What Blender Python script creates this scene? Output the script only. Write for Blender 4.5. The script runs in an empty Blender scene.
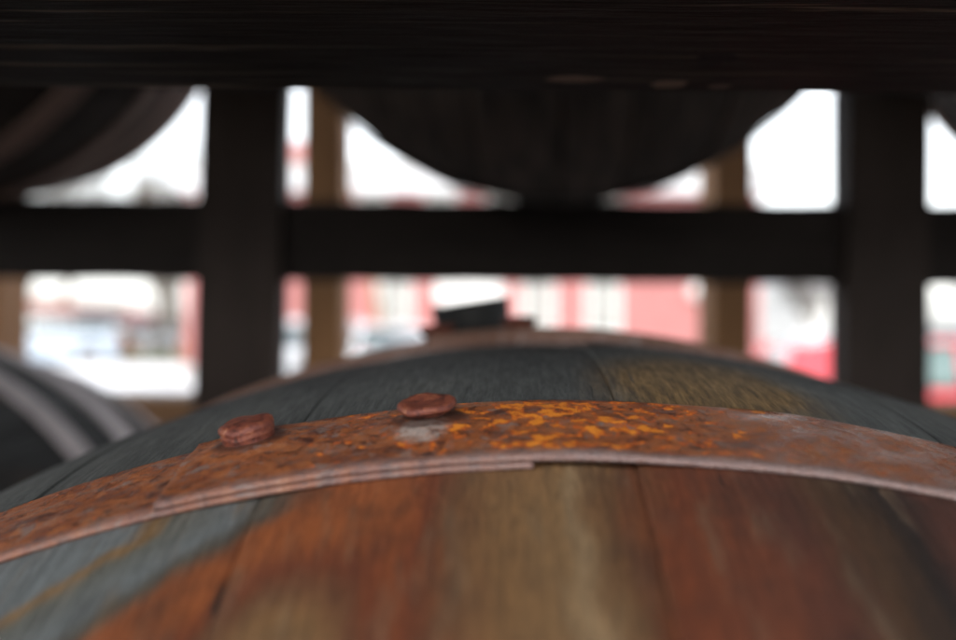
import bpy, math, random
from mathutils import Vector, Matrix
R_ = math.radians
sc = bpy.context.scene
col = sc.collection
random.seed(7)

# ------------------------------------------------------------------ camera
cam = bpy.data.cameras.new('camera'); cam_o = bpy.data.objects.new('camera', cam); col.objects.link(cam_o)
cam.sensor_width = 23.6; cam.lens = 30.0
cam.clip_start = 0.01; cam.clip_end = 2000
cam.dof.use_dof = True; cam.dof.focus_distance = 0.245; cam.dof.aperture_fstop = 5.7
cam_o.location = (0, 0, 0)
cam_o.rotation_euler = (R_(90), R_(0), 0)
cam_o.rotation_mode = 'XYZ'
cam_o.matrix_world = Matrix.Rotation(R_(90), 4, 'X') @ Matrix.Rotation(R_(0.4), 4, 'Z')
sc.camera = cam_o

# ------------------------------------------------------------------ sky, sun, exposure
EXPO = 2.1
w = bpy.data.worlds.new('World'); sc.world = w; w.use_nodes = True
nt = w.node_tree; nt.nodes.clear()
sky = nt.nodes.new('ShaderNodeTexSky'); sky.sky_type = 'NISHITA'; sky.sun_disc = False
sky.sun_elevation = R_(42); sky.sun_rotation = R_(200); sky.air_density = 1.0; sky.dust_density = 1.5; sky.ozone_density = 1.0
hs = nt.nodes.new('ShaderNodeHueSaturation'); hs.inputs['Saturation'].default_value = 0.25
bg = nt.nodes.new('ShaderNodeBackground'); bg.inputs['Strength'].default_value = 0.115
wo = nt.nodes.new('ShaderNodeOutputWorld')
nt.links.new(sky.outputs[0], hs.inputs['Color']); nt.links.new(hs.outputs[0], bg.inputs['Color']); nt.links.new(bg.outputs[0], wo.inputs['Surface'])
sl = bpy.data.lights.new('sun', 'SUN'); sl.energy = 0.6; sl.angle = R_(20); sl.color = (1, .96, .9)
so = bpy.data.objects.new('sun', sl); col.objects.link(so)
# overcast: a broad weak sun, high, behind and to the left of the camera
so.rotation_euler = (R_(38), 0, R_(-20))
vs = sc.view_settings
sc.display_settings.display_device = 'sRGB'
vs.view_transform = 'Standard'; vs.look = 'None'; vs.exposure = EXPO; vs.gamma = 1; vs.use_curve_mapping = False
sc.cycles.max_bounces = 8; sc.cycles.diffuse_bounces = 4
sc.cycles.use_denoising = True

# ------------------------------------------------------------------ materials
class NT:
    def __init__(s, name):
        s.m = bpy.data.materials.new(name); s.m.use_nodes = True; s.t = s.m.node_tree; s.t.nodes.clear()
        s.out = s.n('ShaderNodeOutputMaterial'); s.b = s.n('ShaderNodeBsdfPrincipled')
        s.l(s.b.outputs[0], s.out.inputs['Surface'])
    def n(s, ty, **k):
        x = s.t.nodes.new(ty)
        for a, v in k.items(): setattr(x, a, v)
        return x
    def l(s, a, b): s.t.links.new(a, b)
    def put(s, sock, v):
        if isinstance(v, bpy.types.NodeSocket): s.l(v, sock)
        elif v is not None:
            if hasattr(sock.default_value, '__len__') and len(sock.default_value) == 4 and len(v) == 3: v = (*v, 1)
            sock.default_value = v
    def math(s, op, a, b=None, c=None, clamp=False):
        x = s.n('ShaderNodeMath', operation=op, use_clamp=clamp)
        s.put(x.inputs[0], a)
        if b is not None: s.put(x.inputs[1], b)
        if c is not None: s.put(x.inputs[2], c)
        return x.outputs[0]
    def coord(s, kind='Object'): return s.n('ShaderNodeTexCoord').outputs[kind]
    def uv(s, name):
        return s.n('ShaderNodeUVMap', uv_map=name).outputs[0]
    def sep(s, v):
        x = s.n('ShaderNodeSeparateXYZ'); s.l(v, x.inputs[0]); return x.outputs
    def scale(s, v, sc_, off=(0, 0, 0)):
        x = s.n('ShaderNodeMapping'); s.l(v, x.inputs['Vector']); x.inputs['Scale'].default_value = sc_; x.inputs['Location'].default_value = off
        return x.outputs[0]
    def noise(s, v, scale=1, detail=4, rough=.55, dist=0):
        x = s.n('ShaderNodeTexNoise'); s.l(v, x.inputs['Vector']); x.inputs['Scale'].default_value = scale
        x.inputs['Detail'].default_value = detail; x.inputs['Roughness'].default_value = rough; x.inputs['Distortion'].default_value = dist
        return x.outputs['Fac']
    def vor(s, v, scale=1, feature='F1'):
        x = s.n('ShaderNodeTexVoronoi', feature=feature); s.l(v, x.inputs['Vector']); x.inputs['Scale'].default_value = scale
        return x.outputs['Distance']
    def ramp(s, f, stops, interp='LINEAR'):
        x = s.n('ShaderNodeValToRGB'); s.put(x.inputs[0], f); cr = x.color_ramp; cr.interpolation = interp
        while len(cr.elements) > 1: cr.elements.remove(cr.elements[-1])
        cr.elements[0].position = stops[0][0]; cr.elements[0].color = (*stops[0][1], 1) if hasattr(stops[0][1], '__len__') else (stops[0][1],) * 3 + (1,)
        for p, c in stops[1:]:
            e = cr.elements.new(p); e.color = (*c, 1) if hasattr(c, '__len__') else (c, c, c, 1)
        return x.outputs[0]
    def step(s, f, a, b):
        x = s.n('ShaderNodeMapRange', interpolation_type='SMOOTHSTEP'); s.put(x.inputs[0], f)
        x.inputs[1].default_value = a; x.inputs[2].default_value = b; return x.outputs[0]
    def mix(s, f, a, b, mode='MIX'):
        x = s.n('ShaderNodeMix', data_type='RGBA', blend_type=mode); s.put(x.inputs[0], f); s.put(x.inputs[6], a); s.put(x.inputs[7], b)
        return x.outputs[2]
    def done(s, color, rough=.7, bump=None, dist=.001, metal=0, spec=None):
        s.put(s.b.inputs['Base Color'], color); s.put(s.b.inputs['Roughness'], rough); s.put(s.b.inputs['Metallic'], metal)
        if spec is not None: s.put(s.b.inputs['Specular IOR Level'], spec)
        if bump is not None:
            x = s.n('ShaderNodeBump'); x.inputs['Distance'].default_value = dist; x.inputs['Strength'].default_value = 1
            s.l(bump, x.inputs['Height']); s.l(x.outputs[0], s.b.inputs['Normal'])
        return s.m

def mat_timber(name, dark, light, axis='X', rough=.6, fine=1.0, extra=None, spec=.2):
    s = NT(name); o = s.coord()
    st = {'X': (1, 14, 14), 'Y': (14, 1, 14), 'Z': (14, 14, 1)}[axis]
    v = s.scale(o, tuple(a * 4 * fine for a in st))
    g = s.noise(v, 1, 8, .65, .4)
    v2 = s.scale(o, tuple(a * 22 * fine for a in st)); g2 = s.noise(v2, 1, 5, .7)
    big = s.noise(o, 5, 4)
    f = s.math('ADD', s.math('MULTIPLY', g, .6), s.math('MULTIPLY', g2, .4))
    c = s.ramp(f, [(.3, dark), (.68, light)])
    c = s.mix(s.step(big, .35, .7), c, s.mix(.5, c, dark))
    if extra: c = extra(s, o, c)
    h = s.math('ADD', g, s.math('MULTIPLY', g2, .5))
    return s.done(c, s.ramp(g2, [(.3, rough + .15), (.7, rough - .12)]), h, .004 / fine, spec=spec)

def mat_plain(name, c1, c2=None, scale=8, rough=.6, metal=0, bump=.0, coat=0, det=5):
    s = NT(name); o = s.coord(); c2 = c2 or tuple(x * .8 for x in c1)
    n = s.noise(o, scale, det, .6)
    c = s.ramp(n, [(.3, c2), (.7, c1)])
    m = s.done(c, s.ramp(n, [(.3, min(1, rough + .1)), (.7, max(.02, rough - .05))]), n if bump else None, bump, metal)
    if coat: s.b.inputs['Coat Weight'].default_value = coat
    return m

def mat_glass(name, tint=(.03, .04, .045)):
    s = NT(name); n = s.noise(s.coord(), 3, 2)
    return s.done(s.ramp(n, [(.3, tint), (.7, tuple(x * 1.3 for x in tint))]), .06, spec=.8)

# the near barrel's wood, UV map 'metres': u = arc length from the top line, v = distance along the axis; 'stave' holds a random number per stave
def mat_near_wood():
    s = NT('weathered_stained_oak')
    uv = s.uv('metres'); u, v, _ = s.sep(uv); sr, sg, _ = s.sep(s.uv('stave'))
    lo = s.noise(s.scale(uv, (45, 9, 1)), 1, 4, .6)
    lo2 = s.noise(s.scale(uv, (160, 22, 1), (3, 9, 0)), 1, 5, .65)
    warp = s.math('ADD', s.math('MULTIPLY', s.math('SUBTRACT', lo, .5), .022), s.math('MULTIPLY', s.math('SUBTRACT', lo2, .5), .010))
    uu = s.math('ADD', u, warp)
    # the rust stain runs diagonally over the left staves
    dv = s.math('MULTIPLY', s.math('MAXIMUM', s.math('SUBTRACT', -.360, v), 0), s.step(uu, -.030, -.052))
    uu2 = s.math('ADD', uu, s.math('MULTIPLY', dv, .95))
    t = s.math('DIVIDE', s.math('ADD', uu2, .10), .16, clamp=True)
    def p(deg): return (deg * math.pi / 180 * .3 + .10) / .16
    slate = (.15, .165, .165); ochre = (.23, .125, .045); rust = (.28, .078, .023); red = (.16, .042, .017); dk = (.018, .012, .010); purp = (.085, .03, .02)
    front = s.ramp(t, [(p(-18.9), slate), (p(-15.6), slate), (p(-14.9), ochre), (p(-14.1), (.12, .12, .10)), (p(-11.5), slate), (p(-10.2), (.09, .075, .055)),
                       (p(-9.0), rust), (p(-7.0), rust), (p(-5.6), red), (p(-4.6), (.15, .062, .028)), (p(-3.4), (.21, .108, .044)), (p(-1.5), (.22, .125, .055)), (p(-.9), (.29, .19, .10)), (p(-.4), (.19, .105, .048)), (p(.4), (.14, .065, .028)),
                       (p(1.5), red), (p(3.6), (.15, .045, .022)), (p(5), (.10, .034, .021)), (p(7), (.07, .035, .018)), (p(8.6), dk), (p(9.6), purp)])
    # grain
    g1 = s.noise(s.scale(uv, (700, 55, 1)), 1, 6, .7, .3)
    g2 = s.noise(s.scale(uv, (2600, 240, 1)), 1, 4, .7)
    blot = s.noise(s.scale(uv, (70, 40, 1), (5, 2, 0)), 1, 5, .6)
    front = s.mix(s.step(blot, .47, .78), front, s.mix(.6, front, (.03, .02, .016)))
    front = s.mix(s.math('MULTIPLY', s.step(lo2, .52, .7), .45), front, (.20, .14, .085))
    # rear zone: silver slate grey with a golden brown patch
    b0 = s.ramp(s.noise(s.scale(uv, (30, 10, 1), (8, 1, 0)), 1, 5, .6), [(.3, (.038, .043, .041)), (.55, (.072, .078, .074)), (.8, (.125, .12, .10))])
    b0 = s.mix(s.math('MULTIPLY', sr, .45), b0, (.05, .05, .046))
    gold = s.ramp(g1, [(.35, (.085, .050, .020)), (.65, (.21, .125, .042))])
    mu = s.math('SUBTRACT', 1, s.math('ABSOLUTE', s.math('DIVIDE', s.math('SUBTRACT', uu, .026), .034)), clamp=True)
    mv = s.math('SUBTRACT', 1, s.math('ABSOLUTE', s.math('DIVIDE', s.math('SUBTRACT', v, -.285), .085)), clamp=True)
    back = s.mix(s.step(s.math('MULTIPLY', s.math('MULTIPLY', mu, mv), s.math('ADD', blot, .55)), .08, .55), b0, gold)
    c = s.mix(s.step(s.math('ADD', v, s.math('MULTIPLY', warp, .3)), -.345, -.335), front, back)
    gr = s.ramp(s.math('ADD', s.math('MULTIPLY', g1, .6), s.math('MULTIPLY', g2, .4)), [(.3, .38), (.5, .86), (.66, 1.35)])
    c = s.mix(1, c, gr, 'MULTIPLY')
    # black checks (thin cracks along the grain)
    ck = s.noise(s.scale(uv, (420, 14, 1), (1, 4, 0)), 1, 3, .6, .6)
    c = s.mix(s.step(ck, .70, .74), c, (.012, .011, .01))
    h = s.math('ADD', s.math('ADD', s.math('MULTIPLY', g1, .8), s.math('MULTIPLY', g2, .45)), s.math('MULTIPLY', s.step(ck, .74, .69), .8))
    return s.done(c, s.ramp(g1, [(.3, .75), (.7, .48)]), h, .0007, spec=.45)

def mat_rust(name='rusty_hoop_steel', flecks=True, edge=(-.353, .0045)):
    s = NT(name); uv = s.uv('metres'); u, v, _ = s.sep(uv)
    a = s.noise(s.scale(uv, (60, 90, 1)), 1, 6, .65, .5)
    b = s.noise(s.scale(uv, (260, 320, 1), (3, 3, 0)), 1, 5, .7, .3)
    k = s.noise(s.scale(uv, (1500, 1700, 1)), 1, 3, .7)
    c = s.ramp(a, [(.30, (.085, .04, .032)), (.42, (.17, .048, .024)), (.54, (.29, .09, .032)), (.68, (.23, .12, .08))])
    c = s.mix(s.math('MULTIPLY', s.step(b, .46, .62), .85), c, (.30, .09, .024))
    c = s.mix(s.math('MULTIPLY', s.step(b, .47, .36), .75), c, (.13, .09, .075))
    b2 = s.noise(s.scale(uv, (340, 300, 1), (1, 7, 0)), 1, 6, .75, .6)
    c = s.mix(s.math('MULTIPLY', s.step(b2, .52, .60), .85), c, (.055, .018, .012))
    c = s.mix(s.math('MULTIPLY', s.step(b2, .46, .38), .7), c, (.40, .15, .055))
    b3 = s.noise(s.scale(uv, (200, 160, 1), (11, 7, 0)), 1, 6, .7, .8)
    c = s.mix(s.math('MULTIPLY', s.step(b3, .56, .64), .7), c, (.22, .17, .15))
    if flecks:
        f1 = s.noise(s.scale(uv, (300, 260, 1), (7, 1, 0)), 1, 5, .62, .25)
        m = s.math('SUBTRACT', 1, s.math('ABSOLUTE', s.math('DIVIDE', s.math('SUBTRACT', u, -.006), .052)), clamp=True)
        th = s.math('ADD', s.math('ADD', f1, s.math('MULTIPLY', m, .17)), s.math('MULTIPLY', s.math('SUBTRACT', s.noise(s.scale(uv, (75, 75, 1), (4, 4, 0)), 1, 2), .50), .30))
        th = s.math('SUBTRACT', th, s.math('MULTIPLY', s.step(v, -.3495, -.3515), .3))
        c = s.mix(s.step(th, .645, .68), c, (.50, .10, .015))
        c = s.mix(s.step(th, .69, .74), c, (.75, .25, .025))
        # greyish-pink sky sheen painted into the steel colour towards the right
        wr = s.step(s.math('ADD', u, s.math('MULTIPLY', b, .03)), .030, .048)
        c = s.mix(s.math('MULTIPLY', s.math('MULTIPLY', wr, s.step(b2, .35, .6)), .6), c, (.30, .17, .13))
        wet = wr
        # pale lime streak below the second rivet
        mu = s.math('SUBTRACT', 1, s.math('ABSOLUTE', s.math('DIVIDE', s.math('ADD', u, .0315), .0065)), clamp=True)
        mv = s.math('SUBTRACT', 1, s.math('ABSOLUTE', s.math('DIVIDE', s.math('ADD', v, .336), .009)), clamp=True)
        c = s.mix(s.math('MULTIPLY', s.step(s.math('MULTIPLY', s.math('MULTIPLY', mu, mv), s.math('SUBTRACT', s.math('MULTIPLY', b, 5.0), 1.6)), .1, .5), .85), c, (.40, .34, .30))
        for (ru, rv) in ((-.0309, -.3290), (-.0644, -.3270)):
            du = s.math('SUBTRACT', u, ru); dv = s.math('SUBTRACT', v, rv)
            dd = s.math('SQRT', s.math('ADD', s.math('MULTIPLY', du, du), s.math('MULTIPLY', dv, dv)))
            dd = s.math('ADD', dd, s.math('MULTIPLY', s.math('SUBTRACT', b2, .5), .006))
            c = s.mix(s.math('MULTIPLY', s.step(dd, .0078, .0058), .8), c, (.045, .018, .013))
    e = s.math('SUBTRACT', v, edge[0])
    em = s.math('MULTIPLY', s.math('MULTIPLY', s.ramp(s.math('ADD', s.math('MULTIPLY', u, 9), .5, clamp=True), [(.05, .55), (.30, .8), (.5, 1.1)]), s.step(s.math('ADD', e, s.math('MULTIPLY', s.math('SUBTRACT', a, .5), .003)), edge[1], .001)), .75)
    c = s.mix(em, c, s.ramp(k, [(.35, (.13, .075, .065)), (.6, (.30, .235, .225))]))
    c = s.mix(s.step(k, .58, .7), c, s.mix(.6, c, (.03, .015, .012)))
    h = s.math('ADD', s.math('ADD', s.math('MULTIPLY', b, .6), s.math('MULTIPLY', b2, .8)), s.math('MULTIPLY', k, .3))
    ro = s.ramp(b, [(.3, .36), (.65, .60)])
    if flecks: ro = s.math('MULTIPLY', ro, s.math('SUBTRACT', 1, s.math('MULTIPLY', wet, .45)))
    return s.done(c, ro, h, .0006, metal=.15)

def mat_rivet():
    s = NT('rusty_rivet_iron'); o = s.coord()
    a = s.noise(o, 420, 5, .7, .5); b = s.noise(o, 1500, 4, .7)
    c = s.ramp(a, [(.34, (.04, .014, .011)), (.48, (.15, .04, .025)), (.60, (.21, .06, .03)), (.72, (.34, .17, .10))])
    return s.done(c, .5, s.math('ADD', a, s.math('MULTIPLY', b, .5)), .0004, metal=.15)

def mat_far_wood(name, dark, light):
    s = NT(name); uv = s.uv('metres'); sr, sg, _ = s.sep(s.uv('stave'))
    g = s.noise(s.scale(uv, (120, 7, 1)), 1, 6, .65, .3); big = s.noise(s.scale(uv, (9, 5, 1)), 1, 4)
    c = s.ramp(g, [(.32, dark), (.7, light)])
    c = s.mix(s.math('MULTIPLY', sr, .6), c, dark)
    c = s.mix(s.step(big, .5, .75), c, s.mix(.6, c, (.09, .06, .045)))
    return s.done(c, .8, g, .002, spec=.12)

def mat_zinc(name, c1, c2, c3, edge=None):
    s = NT(name); uv = s.uv('metres')
    a = s.noise(s.scale(uv, (20, 30, 1)), 1, 5, .6, .4); b = s.noise(s.scale(uv, (140, 160, 1)), 1, 4, .7)
    c = s.ramp(a, [(.32, c1), (.6, c2)]); c = s.mix(s.step(b, .55, .7), c, c3)
    if edge:   # pale highlight line painted into the colour along the front arris
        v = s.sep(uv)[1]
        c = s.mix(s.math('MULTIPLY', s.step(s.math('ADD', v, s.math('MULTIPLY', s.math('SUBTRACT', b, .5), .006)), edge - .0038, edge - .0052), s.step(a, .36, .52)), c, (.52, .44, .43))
    return s.done(c, .6, b, .0006, metal=0, spec=.3)

M = {}
M['near_wood'] = mat_near_wood()
M['rust'] = mat_rust()
M['rust_plain'] = mat_rust('dull_brown_hoop_steel', False, (-.062, .006))
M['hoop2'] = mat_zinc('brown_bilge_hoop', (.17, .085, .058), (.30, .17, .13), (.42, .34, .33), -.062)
M['rivet'] = mat_rivet()
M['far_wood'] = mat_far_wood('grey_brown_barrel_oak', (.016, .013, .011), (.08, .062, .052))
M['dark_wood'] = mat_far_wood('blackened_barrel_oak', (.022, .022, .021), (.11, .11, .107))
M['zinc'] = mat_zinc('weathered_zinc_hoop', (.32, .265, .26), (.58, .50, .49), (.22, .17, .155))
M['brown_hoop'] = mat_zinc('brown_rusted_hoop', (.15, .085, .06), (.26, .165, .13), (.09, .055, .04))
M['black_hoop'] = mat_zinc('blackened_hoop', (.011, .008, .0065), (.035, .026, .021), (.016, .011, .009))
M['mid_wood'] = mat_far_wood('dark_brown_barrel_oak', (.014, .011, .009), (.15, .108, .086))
M['bung'] = mat_plain('black_rubber', (.012, .012, .012), (.006, .006, .006), 60, .6)

def worn_spots(s, o, c):
    x, y, z = s.sep(o)
    n = s.noise(s.scale(o, (60, 150, 60)), 1, 4, .6)
    n2 = s.noise(s.scale(o, (6, 190, 6), (2, 0, 0)), 1, 5, .65, .7)
    c = s.mix(s.math('MULTIPLY', s.step(n2, .55, .66), s.ramp(s.noise(s.scale(o, (9, 9, 9)), 1, 2), [(.4, .15), (.6, .9)])), c, (.21, .16, .115))
    for (cx, cy, rx, ry, cc) in ((.0250, .3240, .0085, .0060, (.24, .155, .11)), (.0505, .3300, .0055, .0060, (.28, .18, .13)), (.0660, .3335, .0035, .0035, (.2, .13, .1)),
                                 (.0575, .2980, .0045, .0110, (.004, .0035, .003)), (-.020, .330, .006, .003, (.05, .04, .032))):
        dx = s.math('DIVIDE', s.math('SUBTRACT', x, cx), rx); dy = s.math('DIVIDE', s.math('SUBTRACT', y, cy), ry)
        d = s.math('SQRT', s.math('ADD', s.math('MULTIPLY', dx, dx), s.math('MULTIPLY', dy, dy)))
        d = s.math('ADD', d, s.math('MULTIPLY', s.math('SUBTRACT', n, .5), 1.8))
        c = s.mix(s.step(d, 1.05, .75), c, cc)
    return c
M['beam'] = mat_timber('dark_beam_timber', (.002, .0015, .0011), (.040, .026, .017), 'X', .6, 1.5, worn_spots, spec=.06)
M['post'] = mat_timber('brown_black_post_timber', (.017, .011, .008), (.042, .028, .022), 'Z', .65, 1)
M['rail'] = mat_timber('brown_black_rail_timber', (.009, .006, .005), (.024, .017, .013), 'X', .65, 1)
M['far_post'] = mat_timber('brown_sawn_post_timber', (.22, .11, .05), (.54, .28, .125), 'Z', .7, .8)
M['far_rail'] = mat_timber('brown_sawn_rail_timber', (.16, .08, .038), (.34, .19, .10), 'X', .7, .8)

# ------------------------------------------------------------------ mesh helpers
def new_obj(name, verts, faces, mat, parent=None, smooth=False, uvs=None, mats=None):
    me = bpy.data.meshes.new(name); me.from_pydata([tuple(v) for v in verts], [], faces); me.update()
    if mat: me.materials.append(mat)
    if smooth is True: me.polygons.foreach_set('use_smooth', [True] * len(me.polygons))
    elif smooth: me.polygons.foreach_set('use_smooth', list(smooth))
    if uvs:
        for un, vals in uvs.items():
            l = me.uv_layers.new(name=un)
            for lp in me.loops: l.data[lp.index].uv = vals[lp.vertex_index]
    ob = bpy.data.objects.new(name, me); col.objects.link(ob)
    if parent: ob.parent = parent
    return ob
def tag(o, label=None, cat=None, group=None, kind=None):
    if label: o['label'] = label
    if cat: o['category'] = cat
    if group: o['group'] = group
    if kind: o['kind'] = kind
    return o
def empty(name, loc=(0, 0, 0), rz=0, label=None, cat=None, group=None):
    o = bpy.data.objects.new(name, None); col.objects.link(o); o.location = loc; o.rotation_euler = (0, 0, rz); o.empty_display_size = .1
    return tag(o, label, cat, group)
def copy_tree(o, parent=None):
    c = o.copy(); col.objects.link(c); c.parent = parent
    for ch in [x for x in bpy.data.objects if x.parent == o]: copy_tree(ch, c)
    return c
class MB:
    def __init__(s): s.v = []; s.f = []
    def box(s, a, b, rot=None, origin=None):
        x0, y0, z0 = a; x1, y1, z1 = b; n = len(s.v)
        P = [(x0, y0, z0), (x1, y0, z0), (x1, y1, z0), (x0, y1, z0), (x0, y0, z1), (x1, y0, z1), (x1, y1, z1), (x0, y1, z1)]
        if rot is not None:
            og = Vector(origin or (0, 0, 0)); P = [tuple(rot @ (Vector(p) - og) + og) for p in P]
        s.v += P; s.f += [tuple(n + i for i in q) for q in ((0, 3, 2, 1), (4, 5, 6, 7), (0, 1, 5, 4), (1, 2, 6, 5), (2, 3, 7, 6), (3, 0, 4, 7))]
        return s
    def tube(s, p0, p1, r0, r1, n=6, caps=True):
        p0, p1 = Vector(p0), Vector(p1); d = (p1 - p0).normalized(); a = d.orthogonal().normalized(); b = d.cross(a); k = len(s.v)
        for p, r in ((p0, r0), (p1, r1)):
            for i in range(n):
                t = 2 * math.pi * i / n; s.v.append(tuple(p + (a * math.cos(t) + b * math.sin(t)) * r))
        for i in range(n): s.f.append((k + i, k + (i + 1) % n, k + n + (i + 1) % n, k + n + i))
        if caps: s.f.append(tuple(k + i for i in range(n))[::-1]); s.f.append(tuple(k + n + i for i in range(n)))
        return s
    def ellip(s, c, rx, ry, rz, nu=10, nv=6):
        k = len(s.v)
        for j in range(nv + 1):
            ph = math.pi * j / nv
            for i in range(nu):
                t = 2 * math.pi * i / nu
                s.v.append((c[0] + rx * math.sin(ph) * math.cos(t), c[1] + ry * math.sin(ph) * math.sin(t), c[2] + rz * math.cos(ph)))
        for j in range(nv):
            for i in range(nu): s.f.append((k + j * nu + i, k + (j + 1) * nu + i, k + (j + 1) * nu + (i + 1) % nu, k + j * nu + (i + 1) % nu))
        return s
    def build(s, name, mat, parent=None, smooth=False, bevel=0):
        o = new_obj(name, s.v, s.f, mat, parent, smooth)
        if bevel:
            m = o.modifiers.new('bevel', 'BEVEL'); m.width = bevel; m.segments = 2; m.limit_method = 'ANGLE'
        return o

def timber(name, a, b, mat, parent, axis=0, seg=40, edge=.003, rough=.0012, twist=0):
    """a sawn beam from corner a to corner b: rounded, slightly uneven arrises, subdivided along its length"""
    rnd = random.Random(hash((round(a[0], 3), round(a[1], 3), round(a[2], 3))) & 0xffff)
    o1, o2 = [i for i in range(3) if i != axis]
    L0, L1 = a[axis], b[axis]
    prof = []
    for (s1, s2) in ((0, 0), (1, 0), (1, 1), (0, 1)):
        cx = (a[o1], b[o1])[s1]; cy = (a[o2], b[o2])[s2]; dx = 1 if s1 == 0 else -1; dy = 1 if s2 == 0 else -1
        pts = [(cx, cy + dy * edge), (cx + dx * edge * .3, cy + dy * edge * .3), (cx + dx * edge, cy)]
        if (s1 + s2) % 2: pts = pts[::-1]
        prof += pts
    n = len(prof); verts = []; faces = []
    ph = [rnd.uniform(0, 6.28) for _ in range(n * 3)]
    for i in range(seg + 1):
        t = i / seg; L = L0 + (L1 - L0) * t
        for k, (p, q) in enumerate(prof):
            d1 = rough * (math.sin(L * 31 + ph[k]) * .5 + rnd.uniform(-.5, .5)); d2 = rough * (math.sin(L * 47 + ph[k + n]) * .5 + rnd.uniform(-.5, .5))
            v = [0, 0, 0]; v[axis] = L; v[o1] = p + d1; v[o2] = q + d2; verts.append(v)
    for i in range(seg):
        for k in range(n): faces.append((i * n + k, (i + 1) * n + k, (i + 1) * n + (k + 1) % n, i * n + (k + 1) % n))
    faces.append(tuple(range(n))); faces.append(tuple(range(seg * n, seg * n + n))[::-1])
    ob = new_obj(name, verts, faces, mat, parent)
    import bmesh
    bm = bmesh.new(); bm.from_mesh(ob.data); bmesh.ops.recalc_face_normals(bm, faces=bm.faces); bm.to_mesh(ob.data); bm.free()
    return ob

# ------------------------------------------------------------------ barrels
UK = .3129   # metres of the 'metres' map per radian on the near barrel
def make_barrel(root, R, Re, L, p, n_staves, hoops, wood, hoop_mats, thick=.0016, hi=False, seed=1, head_mat=None):
    """axis along local Y, lying on its bilge; root origin at the lowest point; local axis height = R. hoops: (y0, y1) list"""
    rnd = random.Random(seed)
    prof = lambda y: R - (R - Re) * abs(y / (L / 2)) ** p
    off = rnd.uniform(0, 1) if not hi else 0
    ths = []   # (theta, dr, stave rnd, smooth flag)
    wd = [rnd.uniform(.8, 1.25) for _ in range(n_staves)]; tot = sum(wd); acc = off
    if hi:
        # joints placed where the photograph shows them near the top of the barrel
        acc = 0
    edges = [0]
    for x in wd: edges.append(edges[-1] + x / tot * 2 * math.pi)
    shift = 0
    if hi:
        j = min(range(len(edges)), key=lambda i: abs(edges[i] - math.pi)); shift = math.pi + R_(1.0) - edges[j]
    ns = 9 if hi else 5
    gap = .0005 / R if hi else .0016 / R; dep = .0013 if hi else .004
    for k in range(n_staves):
        a0, a1 = edges[k] + shift, edges[k + 1] + shift; jit = rnd.uniform(-.0004, .0004) if hi else rnd.uniform(-.0012, .0012); sr = rnd.random()
        for i in range(ns):
            f = i / (ns - 1); a = a0 + gap + (a1 - a0 - 2 * gap) * f
            crown = -.0006 * (2 * f - 1) ** 4 if hi else -.001 * (2 * f - 1) ** 2
            ths.append((a, jit + crown, sr))
        ths.append((a1, -dep, sr))
    ny = 110 if hi else 26
    ys = [-L / 2 + L * i / ny for i in range(ny + 1)]
    V = []; F = []; U = []; S = []; n = len(ths)
    for y in ys:
        for (a, dr, sr) in ths:
            r = prof(y) + dr; aa = a - math.pi   # aa = 0 on top, seam at the bottom
            V.append((r * math.sin(aa), y, R + r * math.cos(aa))); U.append((aa * R if not hi else aa * UK, y)); S.append((sr, 0))
    # duplicated seam column keeps the UV continuous
    def row(j): return j * (n + 1)
    V2 = []; U2 = []; S2 = []
    for j in range(len(ys)):
        V2 += V[j * n:(j + 1) * n]; U2 += U[j * n:(j + 1) * n]; S2 += S[j * n:(j + 1) * n]
        V2.append(V[j * n]); U2.append((U[j * n][0] + 2 * math.pi * (UK if hi else R), U[j * n][1])); S2.append(S[j * n])
    for j in range(len(ys) - 1):
        for i in range(n): F.append((row(j) + i, row(j) + i + 1, row(j + 1) + i + 1, row(j + 1) + i))
    # chime: end face and inner wall down to the head
    for sgn, j in ((-1, 0), (1, len(ys) - 1)):
        k0 = len(V2); yy = ys[j]
        for (rr, dy) in ((Re - .018, 0), (Re - .020, -sgn * .030), (Re - .030, -sgn * .032)):
            for i in range(n + 1):
                a = ths[i % n][0] - math.pi; V2.append((rr * math.sin(a), yy + dy, R + rr * math.cos(a))); U2.append((U2[row(j) + i][0], yy + dy + sgn * .03)); S2.append(S2[row(j) + i])
        for i in range(n):
            q = [(row(j) + i, row(j) + i + 1, k0 + i + 1, k0 + i), (k0 + i, k0 + i + 1, k0 + n + 2 + i, k0 + n + 1 + i),
                 (k0 + n + 1 + i, k0 + n + 2 + i, k0 + 2 * n + 3 + i, k0 + 2 * n + 2 + i)]
            F += [t if sgn < 0 else t[::-1] for t in q]
    st = new_obj('staves', V2, [t[::-1] for t in F], wood, root, False, {'metres': U2, 'stave': S2})
    for sgn in (-1, 1):
        hv = []; hf = []; hu = []
        m = 48; rr = Re - .0185; y = sgn * (L / 2 - .028)
        for t in (0, 1):
            for i in range(m):
                a = 2 * math.pi * i / m; hv.append((rr * math.sin(a), y - sgn * t * .02, R + rr * math.cos(a))); hu.append((rr * math.sin(a), rr * math.cos(a)))
        hf = [tuple(range(m)), tuple(range(m, 2 * m))[::-1]] + [(i, i + m, (i + 1) % m + m, (i + 1) % m) for i in range(m)]
        if sgn > 0: hf = [t[::-1] for t in hf]
        new_obj('head', hv, hf, wood, root, False, {'metres': hu, 'stave': [(.3, 0)] * len(hu)})
    out = []
    for hi_, (y0, y1) in enumerate(hoops):
        hm = hoop_mats[hi_ % len(hoop_mats)]
        out.append(strap(root, R, prof, y0, y1, 0, 2 * math.pi, lambda a: .0012, thick, hm, 144, closed=True))
    return st, out, prof

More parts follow.
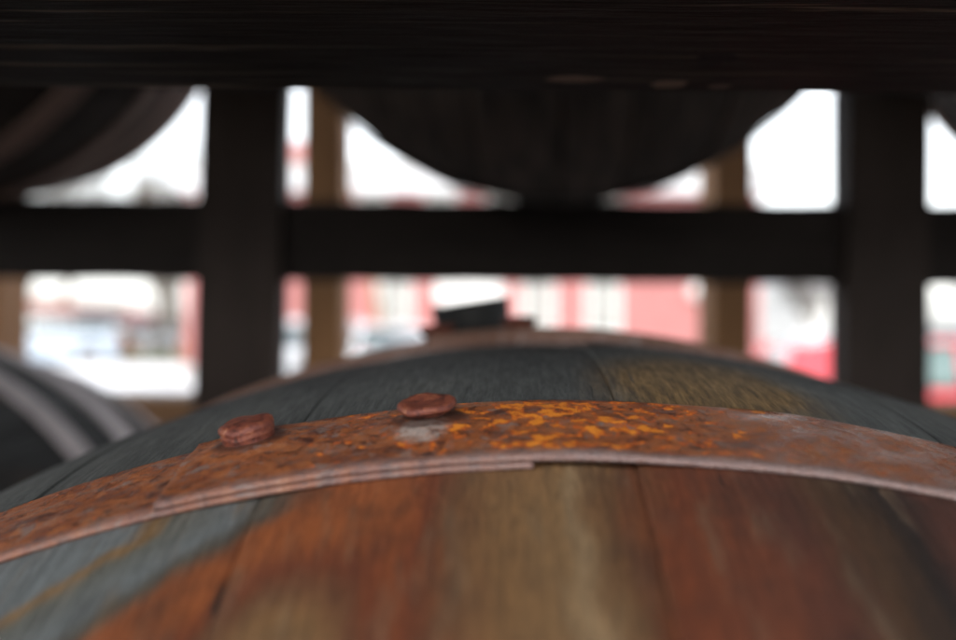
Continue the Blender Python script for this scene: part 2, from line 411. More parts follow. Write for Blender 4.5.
def strap(root, R, prof, y0, y1, a0, a1, lift, thick, mat, seg, closed=False, name='hoop', nw=9, wav=.0, seed=3, mounds=()):
    rnd = random.Random(seed); V = []; U = []; F = []
    bev = min(.0007, thick * .45)
    rows = [(y0 + .0002, -.0), (y0, bev), (y0, thick - bev), (y0 + bev, thick)]
    for i in range(1, nw): rows.append((y0 + (y1 - y0) * i / nw, thick))
    rows += [(y1 - bev, thick), (y1, thick - bev), (y1, bev), (y1 - .0002, 0)]
    n = len(rows)
    for j in range(seg + 1):
        a = a0 + (a1 - a0) * j / seg; l = lift(a)
        if closed and j == seg: a = a0
        wv = wav * (math.sin(a * 37 + 1) * .5 + math.sin(a * 71 + 2) * .3 + math.sin(a * 133) * .2) if wav else 0
        for k, (y, h) in enumerate(rows):
            e = (1 if k < n / 2 else -1) * wv * (.6 if k < n / 2 else .3)
            wob = wav * .35 * (math.sin(a * 53 + y * 260) + math.sin(a * 97 - y * 400)) if wav and 3 < k < n - 4 else 0
            for (ma, my, mh, mr) in mounds:
                d2 = ((a - ma) * R) ** 2 + (y - my) ** 2
                if d2 < (4 * mr) ** 2: wob += mh * math.exp(-d2 / (2 * mr * mr))
            r = prof(y) + l + h + wob
            V.append((r * math.sin(a), y + e, R + r * math.cos(a))); U.append(((a - 2 * math.pi if a > math.pi else a) * (UK if wav else R), y - (thick - h) if k < 4 else y))
    for j in range(seg):
        for k in range(n - 1): F.append((j * n + k, j * n + k + 1, (j + 1) * n + k + 1, (j + 1) * n + k))
        F.append((j * n + n - 1, j * n, (j + 1) * n, (j + 1) * n + n - 1))
    if not closed: F.append(tuple(range(n))[::-1]); F.append(tuple(seg * n + k for k in range(n)))
    o = new_obj(name, V, [f[::-1] for f in F], mat, root, True, {'metres': U})
    import bmesh
    bm = bmesh.new(); bm.from_mesh(o.data); bmesh.ops.recalc_face_normals(bm, faces=bm.faces); bm.to_mesh(o.data); bm.free()
    return o

def rivet(parent, R, prof, a, y, base, r=.0054, h=.0042, tilt=0, dish=False, seed=0):
    rnd = random.Random(seed)
    pr = [(0.0032, -.001), (.0034, .0010 + base * 0), (.0040, .0014), (r * .93, h * .36), (r, h * .55), (r * .985, h * .82), (r * .86, h * 1.0)]
    pr += [(r * .6, h * (.86 if dish else 1.05)), (r * .3, h * (.8 if dish else 1.1)), (.00001, h * (.8 if dish else 1.12))]
    if not dish: pr[0] = (.0050, -.001); pr[1] = (.0051, .0004); pr[2] = (.0053, .0008)
    V = []; F = []; m = 28; ph = rnd.uniform(0, 6)
    for (rr, z) in pr:
        for i in range(m):
            t = 2 * math.pi * i / m; q = rr * (1 + .022 * math.sin(3 * t + ph) + .018 * math.sin(9 * t + ph * 2) + .012 * math.sin(17 * t))
            V.append((q * math.cos(t), q * math.sin(t), z + (.00018 * math.sin(4 * t + ph) if rr > .003 else 0)))
    for k in range(len(pr) - 1):
        for i in range(m): F.append((k * m + i, k * m + (i + 1) % m, (k + 1) * m + (i + 1) % m, (k + 1) * m + i))
    o = new_obj('rivet', V, F, M['rivet'], parent, True)
    sl = (prof(y + .003) - prof(y - .003)) / .006
    rr = prof(y) + base
    o.matrix_local = Matrix.Translation((rr * math.sin(a), y, R + rr * math.cos(a))) @ Matrix.Rotation(a, 4, 'Y') @ Matrix.Rotation(math.atan(sl) + tilt, 4, 'X')
    return o

# --- the near barrel (subject)
RB, RE, LB, PB = .335, .2673, .94, 4
nb = empty('whiskey_barrel', (0, 0, 0), 0, 'near barrel with rust-stained orange and slate staves and an orange-flecked hoop', 'barrel', 'barrels lying in the rack')
nb.name = 'wooden_barrel'
cen = Vector((.0330, .55, -.3451))
nb.matrix_world = Matrix.Translation(cen) @ Matrix.Rotation(R_(-1.9), 4, 'Z') @ Matrix.Rotation(R_(-1.15), 4, 'X') @ Matrix.Translation((0, 0, -RB))
st, _, prof = make_barrel(nb, RB, RE, LB, PB, 31, [], M['near_wood'], [], hi=True, seed=5)
T1 = .0012
# front (quarter) hoop: one strap wound just over a full turn, its two ends lapping between A_out and A_in
A_out, A_in = R_(-14.0), R_(-2.2)
Y0, Y1 = -.3530, -.3165
def lift1(a):
    # a runs from A_out (outer end) clockwise to A_in + 2 pi (inner end)
    if a < A_in: return .0011
    k = (a - A_in) / R_(34)
    return -.0002 + .0013 * max(0, 1 - k) ** 1.5
h1 = strap(nb, RB, prof, Y0, Y1, A_out, A_in + 2 * math.pi, lift1, T1, M['rust'], 1500, name='hoop', nw=22, wav=.00035, mounds=((R_(-5.66), -.3295, .0016, .0050), (R_(-11.8), -.3270, .0018, .0055), (R_(3), -.337, -.0006, .012), (R_(7), -.325, .0005, .01)))
tag(h1, 'front hoop thick with orange rust flecks, its ends lapped under two rivets')
rivet(h1, RB, prof, R_(-5.66), -.3290, .0038, .0056, .0025, R_(3), True, 1)
rivet(h1, RB, prof, R_(-11.8), -.3270, .0039, .0054, .0029, R_(2), False, 2)
# second (bilge) hoop with a small lap and rivets
def lift2(a):
    if a < R_(2.5): return .0012
    return -.0008 + .0020 * max(0, 1 - (a - R_(2.5)) / R_(25)) ** 1.5
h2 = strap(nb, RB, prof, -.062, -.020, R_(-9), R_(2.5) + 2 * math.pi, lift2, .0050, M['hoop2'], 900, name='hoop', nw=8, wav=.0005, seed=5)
rivet(h2, RB, prof, R_(-8.2), -.045, .0054, .0075, .0050, 0, False, 3)
rivet(h2, RB, prof, R_(-2.4), -.040, .0054, .0075, .0055, 0, False, 4)
for (y0, y1) in ((-.47, -.43), (.02, .062), (.3165, .3555), (.43, .47)):
    strap(nb, RB, prof, y0, y1, 0, 2 * math.pi, lambda a: .0006, .0016, M['rust_plain'], 300, closed=True)
# bung: a tilted black rubber stopper in the bilge
mb = MB(); segs = 40
for (r, z) in ((.014, -.014), (.0165, .0), (.0178, .0172), (.0172, .0182), (.0001, .0182)):
    for i in range(segs): mb.v.append((r * math.cos(2 * math.pi * i / segs), r * math.sin(2 * math.pi * i / segs), z))
for k in range(4):
    for i in range(segs): mb.f.append((k * segs + i, k * segs + (i + 1) % segs, (k + 1) * segs + (i + 1) % segs, (k + 1) * segs + i))
bu = mb.build('bung', M['bung'], nb)
bu.matrix_local = Matrix.Translation((-.0345, .003, RB + prof(.003) + .0005)) @ Matrix.Rotation(R_(-9), 4, 'Y') @ Matrix.Rotation(R_(3), 4, 'X')

# --- the other barrels
BR, BE, BL = .325, .275, .90
HO = [(-.45, -.40), (-.235, -.185), (-.01, .045), (.16, .215), (.40, .45)]
def other(loc_axis, yaw, label, wood, hoops, seed, ho=HO):
    b = empty('wooden_barrel', (loc_axis[0], loc_axis[1], loc_axis[2] - BR), yaw, label, 'barrel', 'barrels lying in the rack')
    make_barrel(b, BR, BE, BL, 2, 30, ho, M[wood], [M[h] for h in hoops], thick=.0022, seed=seed)
    return b
other((-.645, 1.19, -.342), R_(-1.7), 'blackened barrel with whitish zinc hoops lying beside the near barrel', 'dark_wood', ['zinc'], 11, [(-.45, -.40), (-.235, -.185), (-.01, .045), (.155, .225), (.40, .45)])
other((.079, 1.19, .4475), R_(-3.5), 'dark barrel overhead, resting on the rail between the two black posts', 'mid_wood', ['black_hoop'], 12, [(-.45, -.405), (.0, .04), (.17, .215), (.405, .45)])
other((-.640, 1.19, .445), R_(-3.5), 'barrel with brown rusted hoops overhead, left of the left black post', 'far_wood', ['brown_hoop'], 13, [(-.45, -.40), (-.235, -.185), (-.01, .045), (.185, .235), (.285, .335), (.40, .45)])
other((.810, 1.19, .445), R_(-3.5), 'barrel whose grey end shows overhead, right of the right black post', 'far_wood', ['brown_hoop'], 14)

# ------------------------------------------------------------------ the rack that holds them
GZ = -1.75
PX = (-1.005, -.2745, .4665, 1.196)
rack = empty('barrel_rack', (0, 1.4, GZ), 0, 'near barrel rack of heavy blackened posts, rails and an overhead beam', 'rack')
def in_rack(a, b): return tuple(Vector(a) - rack.location), tuple(Vector(b) - rack.location)
def rt(name, a, b, mat, axis, **k):
    a, b = in_rack(a, b); return timber(name, a, b, mat, rack, axis, **k)
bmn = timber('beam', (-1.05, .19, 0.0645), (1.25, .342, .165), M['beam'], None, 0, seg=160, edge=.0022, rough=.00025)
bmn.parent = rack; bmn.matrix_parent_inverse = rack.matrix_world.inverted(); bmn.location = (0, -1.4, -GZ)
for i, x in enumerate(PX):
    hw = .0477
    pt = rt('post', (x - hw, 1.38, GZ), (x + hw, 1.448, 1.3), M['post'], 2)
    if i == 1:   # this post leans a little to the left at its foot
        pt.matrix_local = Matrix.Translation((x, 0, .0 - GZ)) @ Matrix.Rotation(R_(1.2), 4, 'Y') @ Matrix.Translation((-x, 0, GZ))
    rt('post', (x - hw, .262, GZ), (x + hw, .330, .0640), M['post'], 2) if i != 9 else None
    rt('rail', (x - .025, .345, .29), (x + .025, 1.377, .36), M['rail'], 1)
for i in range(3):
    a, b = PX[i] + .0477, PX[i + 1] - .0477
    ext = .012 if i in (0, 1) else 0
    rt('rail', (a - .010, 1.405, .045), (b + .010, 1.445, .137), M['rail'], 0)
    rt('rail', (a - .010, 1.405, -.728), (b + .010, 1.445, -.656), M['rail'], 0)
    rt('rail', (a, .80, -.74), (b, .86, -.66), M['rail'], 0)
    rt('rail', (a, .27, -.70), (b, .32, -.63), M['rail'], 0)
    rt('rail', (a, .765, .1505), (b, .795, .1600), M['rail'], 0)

# ------------------------------------------------------------------ unseen shed, added to block light from above and behind the camera
M['board'] = mat_timber('light_block_boards', (.014, .011, .009), (.04, .032, .026), 'Z', .7, .6)
M['deck'] = mat_timber('light_block_roof_boards', (.012, .010, .008), (.035, .028, .022), 'X', .7, .6)
WALLH = 1.55
shed = empty('light_block_shed', (0, -1.3, GZ), 0, 'unseen dark timber roof and wall added to block light', 'shed')
mbw = MB(); x = -4.2
while x < 4.2: mbw.box((x, -.03, 0), (x + .196, 0, WALLH)); x += .2
mbw.build('light_block_wall', M['board'], shed)
mbr = MB(); y = -.2
while y < 3.1: mbr.box((-4.4, y, 3.31), (4.4, y + .196, 3.34)); y += .2
mbr.build('roof', M['deck'], shed)  # added roof, out of view, keeps overhead sky light off the barrels
for x in (-4.1, -1.4, 1.4, 4.1):
    MB().box((x - .05, -.2, 3.17), (x + .05, 3.1, 3.305)).build('light_block_rafter', M['board'], shed)
    if abs(x) > 4: MB().box((x - .06, 2.9, 0), (x + .06, 3.02, 3.168)).build('post', M['board'], shed)

# ------------------------------------------------------------------ the second rack beyond
rack2 = empty('barrel_rack', (0, 2.2, GZ), 0, 'empty brown timber rack standing behind the barrels', 'rack')
def r2(name, a, b, mat, axis):
    o = rack2.location; return timber(name, tuple(Vector(a) - o), tuple(Vector(b) - o), mat, rack2, axis, seg=20)
for x in (-1.6, -.905, -.283, .461, 1.19):
    r2('post', (x - .036, 2.20, GZ), (x + .036, 2.35, 1.2), M['far_post'], 2)
XS = (-1.6, -.905, -.283, .461, 1.19)
for i in range(4):
    a, b = XS[i] + .038, XS[i + 1] - .038
    r2('rail', (a, 2.205, -.200), (b, 2.345, -.146), M['far_rail'], 0)
    r2('rail', (a, 2.205, .100), (b, 2.255, .165), M['far_rail'], 0)
    r2('rail', (a, 2.205, -1.0), (b, 2.255, -.94), M['far_rail'], 0)

# ------------------------------------------------------------------ ground
def asphalt():
    s = NT('worn_asphalt'); o = s.coord(); n = s.noise(o, .25, 5); f = s.noise(o, 40, 3)
    c = s.ramp(n, [(.3, (.06, .06, .06)), (.7, (.10, .10, .10))]); c = s.mix(s.step(f, .5, .7), c, (.12, .12, .12))
    return s.done(c, .85, f, .01)
def snow():
    s = NT('packed_snow'); o = s.coord(); n = s.noise(o, .6, 5); f = s.noise(o, 8, 4)
    return s.done(s.ramp(n, [(.3, (.66, .68, .71)), (.7, (.82, .83, .85))]), .7, f, .05)
def sheet(name, pts, z, mat):
    return tag(new_obj(name, [(x, y, z) for x, y in pts], [tuple(range(len(pts)))], mat), kind='structure')
sheet('ground', [(-600, -60), (600, -60), (600, 1200), (-600, 1200)], GZ, asphalt())
M['kerb'] = mat_plain('concrete', (.42, .41, .39), (.33, .32, .30), 6, .85, bump=.01)
def slab(name, x0, x1, y0, y1, z0, z1, mat): return tag(MB().box((x0, y0, z0), (x1, y1, z1)).build(name, mat), kind='structure')
slab('snow_cover', -16, -6.6, 29.5, 44, GZ + .004, GZ + .10, snow())
slab('pavement', -9.5, 14, 32.0, 34.5, GZ + .004, GZ + .13, M['kerb']).location.x = .7
M['grass'] = mat_plain('winter_grass', (.10, .12, .035), (.055, .075, .02), 3, .9, bump=.03)
slab('grass_verge', -30, -6.6, 44.3, 55, GZ + .004, GZ + .14, M['grass'])

# ------------------------------------------------------------------ red building
M['red'] = mat_plain('red_painted_boards', (.46, .19, .18), (.40, .155, .145), 1.5, .7)
M['white'] = mat_plain('white_painted_wood', (.78, .77, .74), (.66, .65, .62), 2, .6)
M['roofw'] = mat_plain('pale_snowy_roof', (.75, .75, .76), (.6, .6, .62), 1.2, .6)
M['pane'] = mat_glass('window_glass', (.10, .13, .13))
M['curtain'] = mat_plain('pale_blind', (.42, .45, .42), (.34, .36, .34), 3, .8)
M['trimgrey'] = mat_plain('grey_green_trim', (.16, .19, .17), None, 3, .7)
K35 = 35 / 1215.
def bx(px): return (px - 478) * K35
def bz(py): return (320 - py) * K35
bd = empty('red_building', (0, 35, GZ), 0, 'long red two-storey building with white framed windows and a pale roof band', 'building')
def bb(name, a, b, mat, par=None, bevel=0):
    o = bd.location if par is None else Vector((0, 0, 0))
    return MB().box(tuple(Vector(a) - bd.location), tuple(Vector(b) - bd.location)).build(name, mat, par or bd, bevel=bevel)
X0, X1 = bx(186), bx(760)
bb('wall', (X0, 35, GZ), (X1, 44, bz(193)), M['red'])
mbd = MB()
for i in range(64):   # board battens
    x = X0 + .13 + (X1 - X0 - .26) * i / 63; mbd.box(tuple(Vector((x - .02, 34.965, GZ + .4)) - bd.location), tuple(Vector((x + .02, 34.999, bz(193) - .02)) - bd.location))
mbd.build('batten', M['red'], bd)
bb('plinth', (X0 - .04, 34.95, GZ), (X1 + .04, 34.998, GZ + .4), M['kerb'])
bb('parapet', (X0 - .25, 34.7, bz(193) + .003), (X1 + .25, 44.3, bz(166)), M['roofw'], bevel=.04)
bb('cornice', (X0 - .32, 34.62, bz(169)), (X1 + .32, 34.697, bz(165)), M['white'])
bb('roof_housing', (bx(262), 37, bz(166) + .003), (bx(306), 42, bz(133)), M['red'])
def window(xc, z0, z1, wd=.80):
    y = 34.93
    fr = MB(); t = .10
    o = bd.location
    def B(a, b): fr.box(tuple(Vector(a) - o), tuple(Vector(b) - o))
    B((xc - wd / 2 - t, y, z0 - t), (xc - wd / 2, 34.99, z1 + t)); B((xc + wd / 2, y, z0 - t), (xc + wd / 2 + t, 34.99, z1 + t))
    B((xc - wd / 2, y, z1), (xc + wd / 2, 34.99, z1 + t)); B((xc - wd / 2, y, z0 - t), (xc + wd / 2, 34.99, z0))
    B((xc - wd / 2, y + .01, (z0 + z1) / 2 - .03), (xc - .06, 34.98, (z0 + z1) / 2 + .03)); B((xc + .06, y + .01, (z0 + z1) / 2 - .03), (xc + wd / 2, 34.98, (z0 + z1) / 2 + .03))
    f = fr.build('window', M['white'], bd)
    MB().box(tuple(Vector((xc - .055, y + .002, z0)) - o), tuple(Vector((xc + .055, 34.985, z1)) - o)).build('mullion', M['trimgrey'], f)
    MB().box(tuple(Vector((xc - wd / 2, 34.975, z0)) - o), tuple(Vector((xc - .06, 34.992, z1)) - o)).build('blind', M['curtain'], f)
    MB().box(tuple(Vector((xc + .06, 34.975, z0)) - o), tuple(Vector((xc + wd / 2, 34.992, z1)) - o)).build('blind', M['curtain'], f)
    MB().box(tuple(Vector((xc - wd / 2 - .2, 34.85, z0 - .2)) - o), tuple(Vector((xc + wd / 2 + .2, 34.99, z0 - .135)) - o)).build('sill', M['white'], f)
for px in (395, 538, 603):
    window(bx(px), bz(332), bz(278) + .15)
for px in (210, 258, 372, 440, 500, 560, 605, 730):
    window(bx(px), bz(240), bz(196), .7)
sg = MB(); m = 36
for y in (34.80, 34.90):
    for i in range(m): sg.v.append(((bx(469) + 1.02 * math.cos(2 * math.pi * i / m)), y - 35, bz(292) - GZ + .56 * math.sin(2 * math.pi * i / m)))
sg.f = [tuple(range(m)), tuple(range(m, 2 * m))[::-1]] + [(i, i + m, (i + 1) % m + m, (i + 1) % m) for i in range(m)]
sgn = sg.build('sign', M['white'], bd); tag(sgn, 'blank-looking white oval sign')
MB().ellip((bx(695), -.12, bz(290) - GZ), .22, .12, .22).build('wall_lamp', M['white'], bd, True)
bb('door', (bx(716), 34.93, GZ + .05), (bx(716) + .95, 34.998, GZ + 2.15), M['trimgrey'])

# distant low buildings at the left
M['brick'] = mat_plain('dull_red_roofing', (.30, .10, .07), (.22, .07, .05), .8, .8)
M['wallg'] = mat_plain('grey_render', (.34, .34, .33), (.26, .26, .25), .6, .9)
def house(name, cx, cy, wx, wy, h, rise, roofm, wallm, label, shift=0):
    e = empty(name, (cx, cy, GZ), 0, label, 'building')
    MB().box((-wx / 2, -wy / 2, 0), (wx / 2, wy / 2, h)).build('wall', wallm, e)
    r = MB(); o = .4; zl, zr = h + .003, h + .003
    r.v = [(-wx / 2 - o, -wy / 2 - o, zl + rise), (wx / 2 + o, -wy / 2 - o, zr), (wx / 2 + o, wy / 2 + o, zr), (-wx / 2 - o, wy / 2 + o, zl + rise),
           (-wx / 2 - o, -wy / 2 - o, zl + rise + .45), (wx / 2 + o, -wy / 2 - o, zr + .45), (wx / 2 + o, wy / 2 + o, zr + .45), (-wx / 2 - o, wy / 2 + o, zl + rise + .45)]
    r.f = [(0, 3, 2, 1), (4, 5, 6, 7), (0, 1, 5, 4), (1, 2, 6, 5), (2, 3, 7, 6), (3, 0, 4, 7)]
    r.build('roof', roofm, e)
    n = max(1, int(wx / 3))
    for i in range(n):
        x = -wx / 2 + wx * (i + .5) / n
        w_ = MB().box((x - .6, -wy / 2 - .03, h * .35), (x + .6, -wy / 2 - .002, h * .8)).build('window', M['white'], e)
        MB().box((x - .5, -wy / 2 - .05, h * .39), (x + .5, -wy / 2 - .031, h * .76)).build('pane', M['pane'], w_)
    return e
house('low_building', -26.5, 62, 14, 8, 1.85, 1.15, M['brick'], M['wallg'], 'low grey building with a sloping brick-red roof beyond the pale blue van')
house('red_shed', -19.8, 68, 2.0, 4, 1.6, .3, M['red'], M['red'], 'small red shed left of the large bare tree')
house('white_building', 17.5, 60, 5.2, 8, 3.1, .2, M['roofw'], M['white'], 'white flat-roofed building behind the parked red van')

# ------------------------------------------------------------------ trees
M['bark'] = mat_plain('grey_bark', (.16, .135, .11), (.09, .075, .06), 6, .9)
def bare_tree(name, loc, h, seed, label, group=None, spread=.55, lv=5, thick=.8):
    rnd = random.Random(seed); e = empty(name, loc, rnd.uniform(0, 6), label, 'tree', group)
    t = MB(); c = MB()
    def grow(p, d, L, r, k):
        n = 3 if k > 1 else 2; q = p
        for i in range(n):
            d2 = (d + Vector((rnd.uniform(-1, 1), rnd.uniform(-1, 1), rnd.uniform(-.3, .6))) * .13).normalized()
            q2 = q + d2 * L / n; r2 = r * .84
            (t if k == lv else c).tube(q, q2, r, r2, 7 if k == lv else 4, False); q, d, r = q2, d2, r2
            if k > 0 and i >= (1 if k == lv else 0):
                for _ in range(2 if k > 1 else 3):
                    a = rnd.uniform(0, 6.28); s = rnd.uniform(.5, 1.0)
                    dd = (d * (1 - spread * s * .4) + Vector((math.cos(a), math.sin(a), .25)) * spread * s).normalized()
                    grow(q, dd, L * rnd.uniform(.5, .72), r * .55, k - 1)
    grow(Vector((0, 0, -.05)), Vector((0, 0, 1)), h * .36, .026 * h * thick, lv)
    t.build('trunk', M['bark'], e, True); c.build('crown', M['bark'], e)
    return e
bare_tree('bare_tree', (-13.3, 50, GZ), 9, 3, 'large bare tree on the grass verge left of the red building', None, .6, 5, .8)
for i, (x, y, h, lb) in enumerate(((-27, 72, 15, 'bare tree leftmost of those behind the low grey building'), (-20.5, 80, 16, 'tall bare tree rising behind the small red shed'), (-16.5, 66, 12, 'bare tree just right of the small red shed'), (-24.2, 70, 14, 'bare tree rising over the middle of the low grey building'), (-22, 90, 19, 'tallest and farthest of the bare trees at the left'),
                               (12.9, 46, 5.6, 'bare tree directly right of the red building, over the red van'), (15.4, 50, 6.5, 'bare tree in front of the white flat-roofed building'), (21.5, 50, 6.0, 'bare tree far right above the front of the red van'), (24.3, 58, 8, 'rightmost bare tree of the far car park'))):
    bare_tree('bare_tree', (x, y, GZ), h, 20 + i, lb, 'bare trees beyond the car park', .65, 5)
# sapling with tan bark, leaning, and its support
sp = empty('sapling', (bx(392) * .75, 26.2, GZ), 0, 'tan leaning sapling trunk in front of the red wall', 'tree')
MB().tube((0, 0, -.05), (-.18, 0, 1.2), .11, .09, 8).tube((-.18, 0, 1.19), (-.47, 0, 2.8), .09, .06, 8).build('trunk', mat_plain('tan_bark', (.33, .19, .09), (.25, .14, .07), 6, .9), sp, True)
cr = MB(); rnd = random.Random(4)
for i in range(26):
    z = 1.9 + rnd.random() * 1.1; p = Vector((-.18 - .29 * (z - 1.2) / 1.6, 0, z)); a = rnd.uniform(0, 6.28)
    q = p + Vector((math.cos(a) * .5, math.sin(a) * .5, .35)) * rnd.uniform(.4, 1); cr.tube(p, q, .014, .005, 4, False)
cr.build('crown', M['bark'], sp)
# shrubs
M['leaf'] = mat_plain('shrub_leaves', (.11, .12, .03), (.06, .075, .02), 9, .7)
M['leafo'] = mat_plain('dry_orange_leaves', (.36, .15, .05), (.25, .10, .035), 9, .7)
def shrub(x, y, w_, h, mat, label, seed):
    rnd = random.Random(seed); e = empty('shrub', (x, y, GZ + .13), 0, label, 'shrub', 'shrubs along the verge')
    f = MB(); s = MB()
    for i in range(8): a = rnd.uniform(0, 6.28); s.tube((0, 0, -.05), (math.cos(a) * w_ * .35, math.sin(a) * w_ * .35, h * .7), .03, .01, 4, False)
    for i in range(700):
        a = rnd.uniform(0, 6.28); r = w_ / 2 * math.sqrt(rnd.random()); z = h * rnd.uniform(.15, 1) * math.sqrt(max(.05, 1 - (r / (w_ / 2)) ** 2))
        p = Vector((r * math.cos(a), r * math.sin(a), z)); u = Vector((rnd.uniform(-1, 1), rnd.uniform(-1, 1), rnd.uniform(-1, 1))).normalized() * .09; v = u.orthogonal().normalized() * .05
        k = len(f.v); f.v += [tuple(p - u), tuple(p + v), tuple(p + u), tuple(p - v)]; f.f.append((k, k + 1, k + 2, k + 3))
    s.build('stem', M['bark'], e); f.build('foliage', mat, e)
shrub(-14.9, 51, 1.3, 1.0, M['leafo'], 'orange-brown dry shrub left of the large bare tree', 1)
shrub(-16.6, 52, 1.6, .8, M['leaf'], 'low green shrub at the left end of the verge', 2)
shrub(-11.6, 49, 1.1, 1.0, M['leafo'], 'reddish shrub close to the right side of the large bare tree', 3)
shrub(-10.2, 48, 1.5, .9, M['leaf'], 'green shrub nearest the corner of the red building', 4)
shrub(-.95, 31, .9, 1.6, M['leaf'], 'yellow-green shrub under the oval sign', 5)

# ------------------------------------------------------------------ cars
def paint(name, c, c2=None): return mat_plain(name, c, c2 or tuple(x * .92 for x in c), .8, .28, coat=.8)
M['tyre'] = mat_plain('tyre_rubber', (.02, .02, .02), None, 20, .8); M['rim'] = mat_plain('alloy', (.45, .46, .48), None, 10, .35, metal=.8)
M['carglass'] = mat_glass('car_window_glass', (.04, .06, .065)); M['lampg'] = mat_plain('headlight_lens', (.75, .77, .8), None, 10, .15)
M['tail'] = mat_plain('tail_light_lens', (.35, .02, .02), None, 10, .2); M['plast'] = mat_plain('black_plastic', (.03, .03, .03), None, 10, .6)
def lerp(a, b, t): return a + (b - a) * t
def make_car(name, label, loc, rz, pm, L=4.4, W=1.78, H=1.5, kind='hatch', group='parked cars', gm=None, panel=False):
    e = empty(name, loc, rz, label, 'car', group); gm = gm or M['carglass']
    hb = .60 * H
    if kind == 'van': lower = [(0, .30), (0, .62), (.03, .80), (.20, .92), (.30, .96), (1, .96), (1, .30)]
    # hood / belt line along x from the front (0) to the rear (1)
    belt = {'hatch': [(0, .42), (.03, .56), (.12, .62), (.27, .655), (.6, .67), (.95, .69), (.985, .6), (1, .42)],
            'sedan': [(0, .42), (.03, .55), (.12, .60), (.27, .64), (.6, .66), (.80, .68), (.97, .655), (1, .45)],
            'van': [(0, .40), (.02, .56), (.08, .62), (.20, .66), (.6, .67), (.97, .67), (.99, .6), (1, .40)]}[kind]
    cab = {'hatch': [(.25, .65), (.40, .93), (.50, 1.0), (.72, .995), (.86, .95), (.965, .69)],
           'sedan': [(.27, .64), (.40, .92), (.50, 1.0), (.66, .99), (.75, .93), (.87, .68)],
           'van': [(.16, .65), (.30, .93), (.38, 1.0), (.75, 1.0), (.93, .97), (.985, .67)]}[kind]
    def loft(name, sections, mat, inset=0):
        # sections: (x, zbot, ztop, half width at bottom, half width at top)
        V = []; F = []; ns = 12
        for (x, zb, zt, wb, wt) in sections:
            r = min(.07, (zt - zb) * .3)
            pts = [(-wb * .96, zb), (-wb, zb + r), (-lerp(wb, wt, .6), lerp(zb, zt, .55)), (-wt, zt - r), (-wt * .93, zt - r * .25), (-wt * .75, zt), (wt * .75, zt), (wt * .93, zt - r * .25), (wt, zt - r), (lerp(wb, wt, .6), lerp(zb, zt, .55)), (wb, zb + r), (wb * .96, zb)]
            V += [(x, a, b) for a, b in pts]
        for j in range(len(sections) - 1):
            for k in range(ns): F.append((j * ns + k, j * ns + (k + 1) % ns, (j + 1) * ns + (k + 1) % ns, (j + 1) * ns + k))
        F.append(tuple(range(ns))[::-1]); F.append(tuple((len(sections) - 1) * ns + k for k in range(ns)))
        o = new_obj(name, V, F, mat, e, True)
        return o
    def interp(tb, x):
        for (a, b), (c, d) in zip(tb, tb[1:]):
            if a <= x <= c: return lerp(b, d, (x - a) / (c - a + 1e-9))
        return tb[0][1] if x < tb[0][0] else tb[-1][1]
    hw = W / 2; wh = .315 * (H / 1.5); wx = (.185, .80)
    S = []
    xs = [0, .012, .03, .06, .09, .11, .13, .16, .20, .24, .26, .28, .35, .45, .55, .65, .71, .73, .76, .80, .84, .87, .89, .92, .96, .985, 1]
    for x in xs:
        zb = .20
        for c in wx:
            d = abs(x - c) * L
            if d < wh + .05: zb = max(zb, math.sqrt(max(0, (wh + .06) ** 2 - d * d)) + wh)
        wd = hw * (1 - .16 * max(0, (.10 - x) / .10) ** 2 - .10 * max(0, (x - .92) / .08) ** 2)
        S.append((x * L, zb, interp(belt, x) * H, wd, wd * .96))
    body = loft('body', S, pm)
    C = []
    n = 14
    for i in range(n + 1):
        x = lerp(cab[0][0], cab[-1][0], i / n); zt = interp(cab, x) * H; C.append((x * L, interp(belt, x) * H - .03, max(zt, interp(belt, x) * H + .001), hw * .93, hw * lerp(.93, .76, min(1, (zt / H - .66) / .3))))
    loft('glasshouse', C, gm)
    rs = []
    for i in range(9):
        x = lerp(cab[1][0] - .01, cab[-2][0] + .01, i / 8); rs.append((x * L, interp(cab, x) * H - .055 * (1 if 0 < i < 8 else .8), interp(cab, x) * H + .014, hw * .79, hw * .76))
    loft('roof', rs, pm)
    for s in (-1, 1):
        for (xa, xb, w_) in ((cab[0][0] + .005, cab[1][0], .05), (.575, .575, .07), (cab[-1][0] - .01, cab[-2][0], .09)):
            za = interp(belt, xa) * H - .01; zb = interp(cab, xb) * H - .02
            p0 = Vector((xa * L, s * hw * .935, za)); p1 = Vector((xb * L, s * hw * .775, zb)); MB().tube(p0, p1, w_ * .55, w_ * .5, 6).build('pillar', pm, e, True)
    if panel:
        for s in (-1, 1):
            q = MB(); q.v = [(x * L, s * (hw * yy + dd), zz) for dd in (0, .02) for (x, yy, zz) in ((.76, .95, .655 * H), (.97, .95, .655 * H), (.93, .80, .945 * H), (.76, .80, .96 * H))]
            q.f = [(0, 1, 2, 3), (7, 6, 5, 4), (0, 4, 5, 1), (1, 5, 6, 2), (2, 6, 7, 3), (3, 7, 4, 0)]; q.build('cargo_panel', pm, e)
    for c in wx:
        for s in (-1, 1):
            t = MB(); t.tube((c * L, s * (hw - .21), wh), (c * L, s * (hw - .01), wh), wh, wh, 24)
            wo_ = t.build('wheel', M['tyre'], e, False, .015)
            r = MB(); r.tube((c * L, s * (hw - .03), wh), (c * L, s * (hw + .004), wh), wh * .66, wh * .6, 20)
            for q in range(5):
                a = q * 1.2566; r.tube((c * L, s * (hw + .003), wh), (c * L + math.cos(a) * wh * .58, s * (hw + .008), wh + math.sin(a) * wh * .58), .03, .02, 5)
            r.build('rim', M['rim'], wo_)
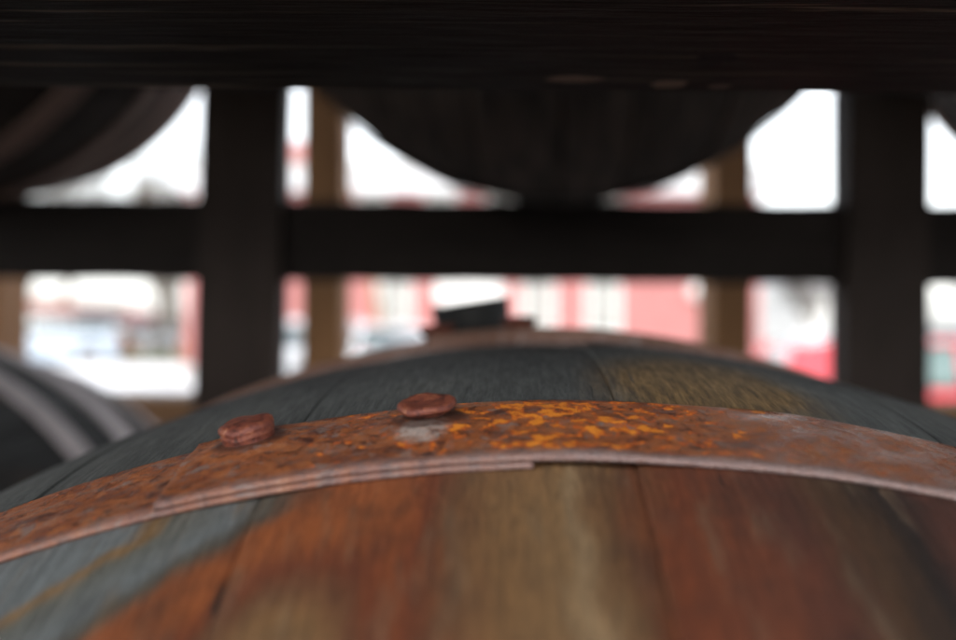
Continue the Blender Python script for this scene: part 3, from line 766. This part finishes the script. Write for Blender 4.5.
    for s in (-1, 1):
        MB().ellip((.035 * L, s * hw * .68, .50 * H), .10, .20, .075).build('headlight', M['lampg'], e, True)
        MB().ellip((.985 * L, s * hw * .76, .58 * H), .07, .13, .11).build('tail_light', M['tail'], e, True)
        MB().ellip((.30 * L, s * (hw + .06), .68 * H), .06, .10, .07).build('mirror', pm, e, True)
        for xx in (.52, .68): MB().box((xx * L, s * (hw * .975) - .012, .56 * H), (xx * L + .15, s * (hw * .975) + .012, .575 * H)).build('door_handle', M['plast'], e)
    MB().box((-.02, -hw * .55, .26), (.03, hw * .55, .44)).build('grille', M['plast'], e, bevel=.01)
    MB().box((-.035, -.26, .36), (-.021, .26, .47)).build('number_plate', M['white'], e)
    return e
WHITE = paint('white_car_paint', (.75, .76, .78)); SILV = paint('silver_car_paint', (.45, .46, .49)); RED = paint('red_car_paint', (.55, .03, .045)); GREY = paint('grey_car_paint', (.18, .19, .21))
BLUE = paint('pale_blue_car_paint', (.36, .43, .50)); TEAL = mat_glass('greenish_car_glass', (.11, .165, .155))
def GX(px, d): return (px - 478) / 1215 * d
make_car('parked_car', 'pale blue van parked at far left in front of the low grey building', (GX(-20, 44), 44, GZ), R_(10), BLUE, 4.9, 1.95, 1.75, 'van')
make_car('parked_car', 'silver car parked between the pale blue van and the grass verge', (GX(78, 52), 52, GZ), R_(30), SILV, 4.3, 1.78, 1.45, 'hatch')
make_car('parked_car', 'white car seen between the left black post and the brown post', (GX(252, 27), 27, GZ), R_(60), WHITE, 4.3, 1.78, 1.75, 'hatch')
make_car('parked_car', 'silver car parked under the left end of the red wall', (GX(322, 25), 24, GZ), R_(12), SILV, 4.2, 1.78, 1.42, 'sedan')
make_car('parked_car', 'white car parked behind the tan sapling', (GX(365, 30), 29.5, GZ), R_(-75), WHITE, 4.2, 1.78, 1.66, 'hatch')
make_car('parked_car', 'red van with greenish front windows nearest the rack at right', (GX(750, 14) + 5.0, 14, GZ), R_(180), RED, 5.0, 1.9, 1.56, 'van', gm=TEAL, panel=True)
make_car('parked_car', 'white car further back beyond the red van', (GX(745, 33), 33, GZ), R_(15), WHITE, 4.3, 1.78, 1.50, 'sedan')
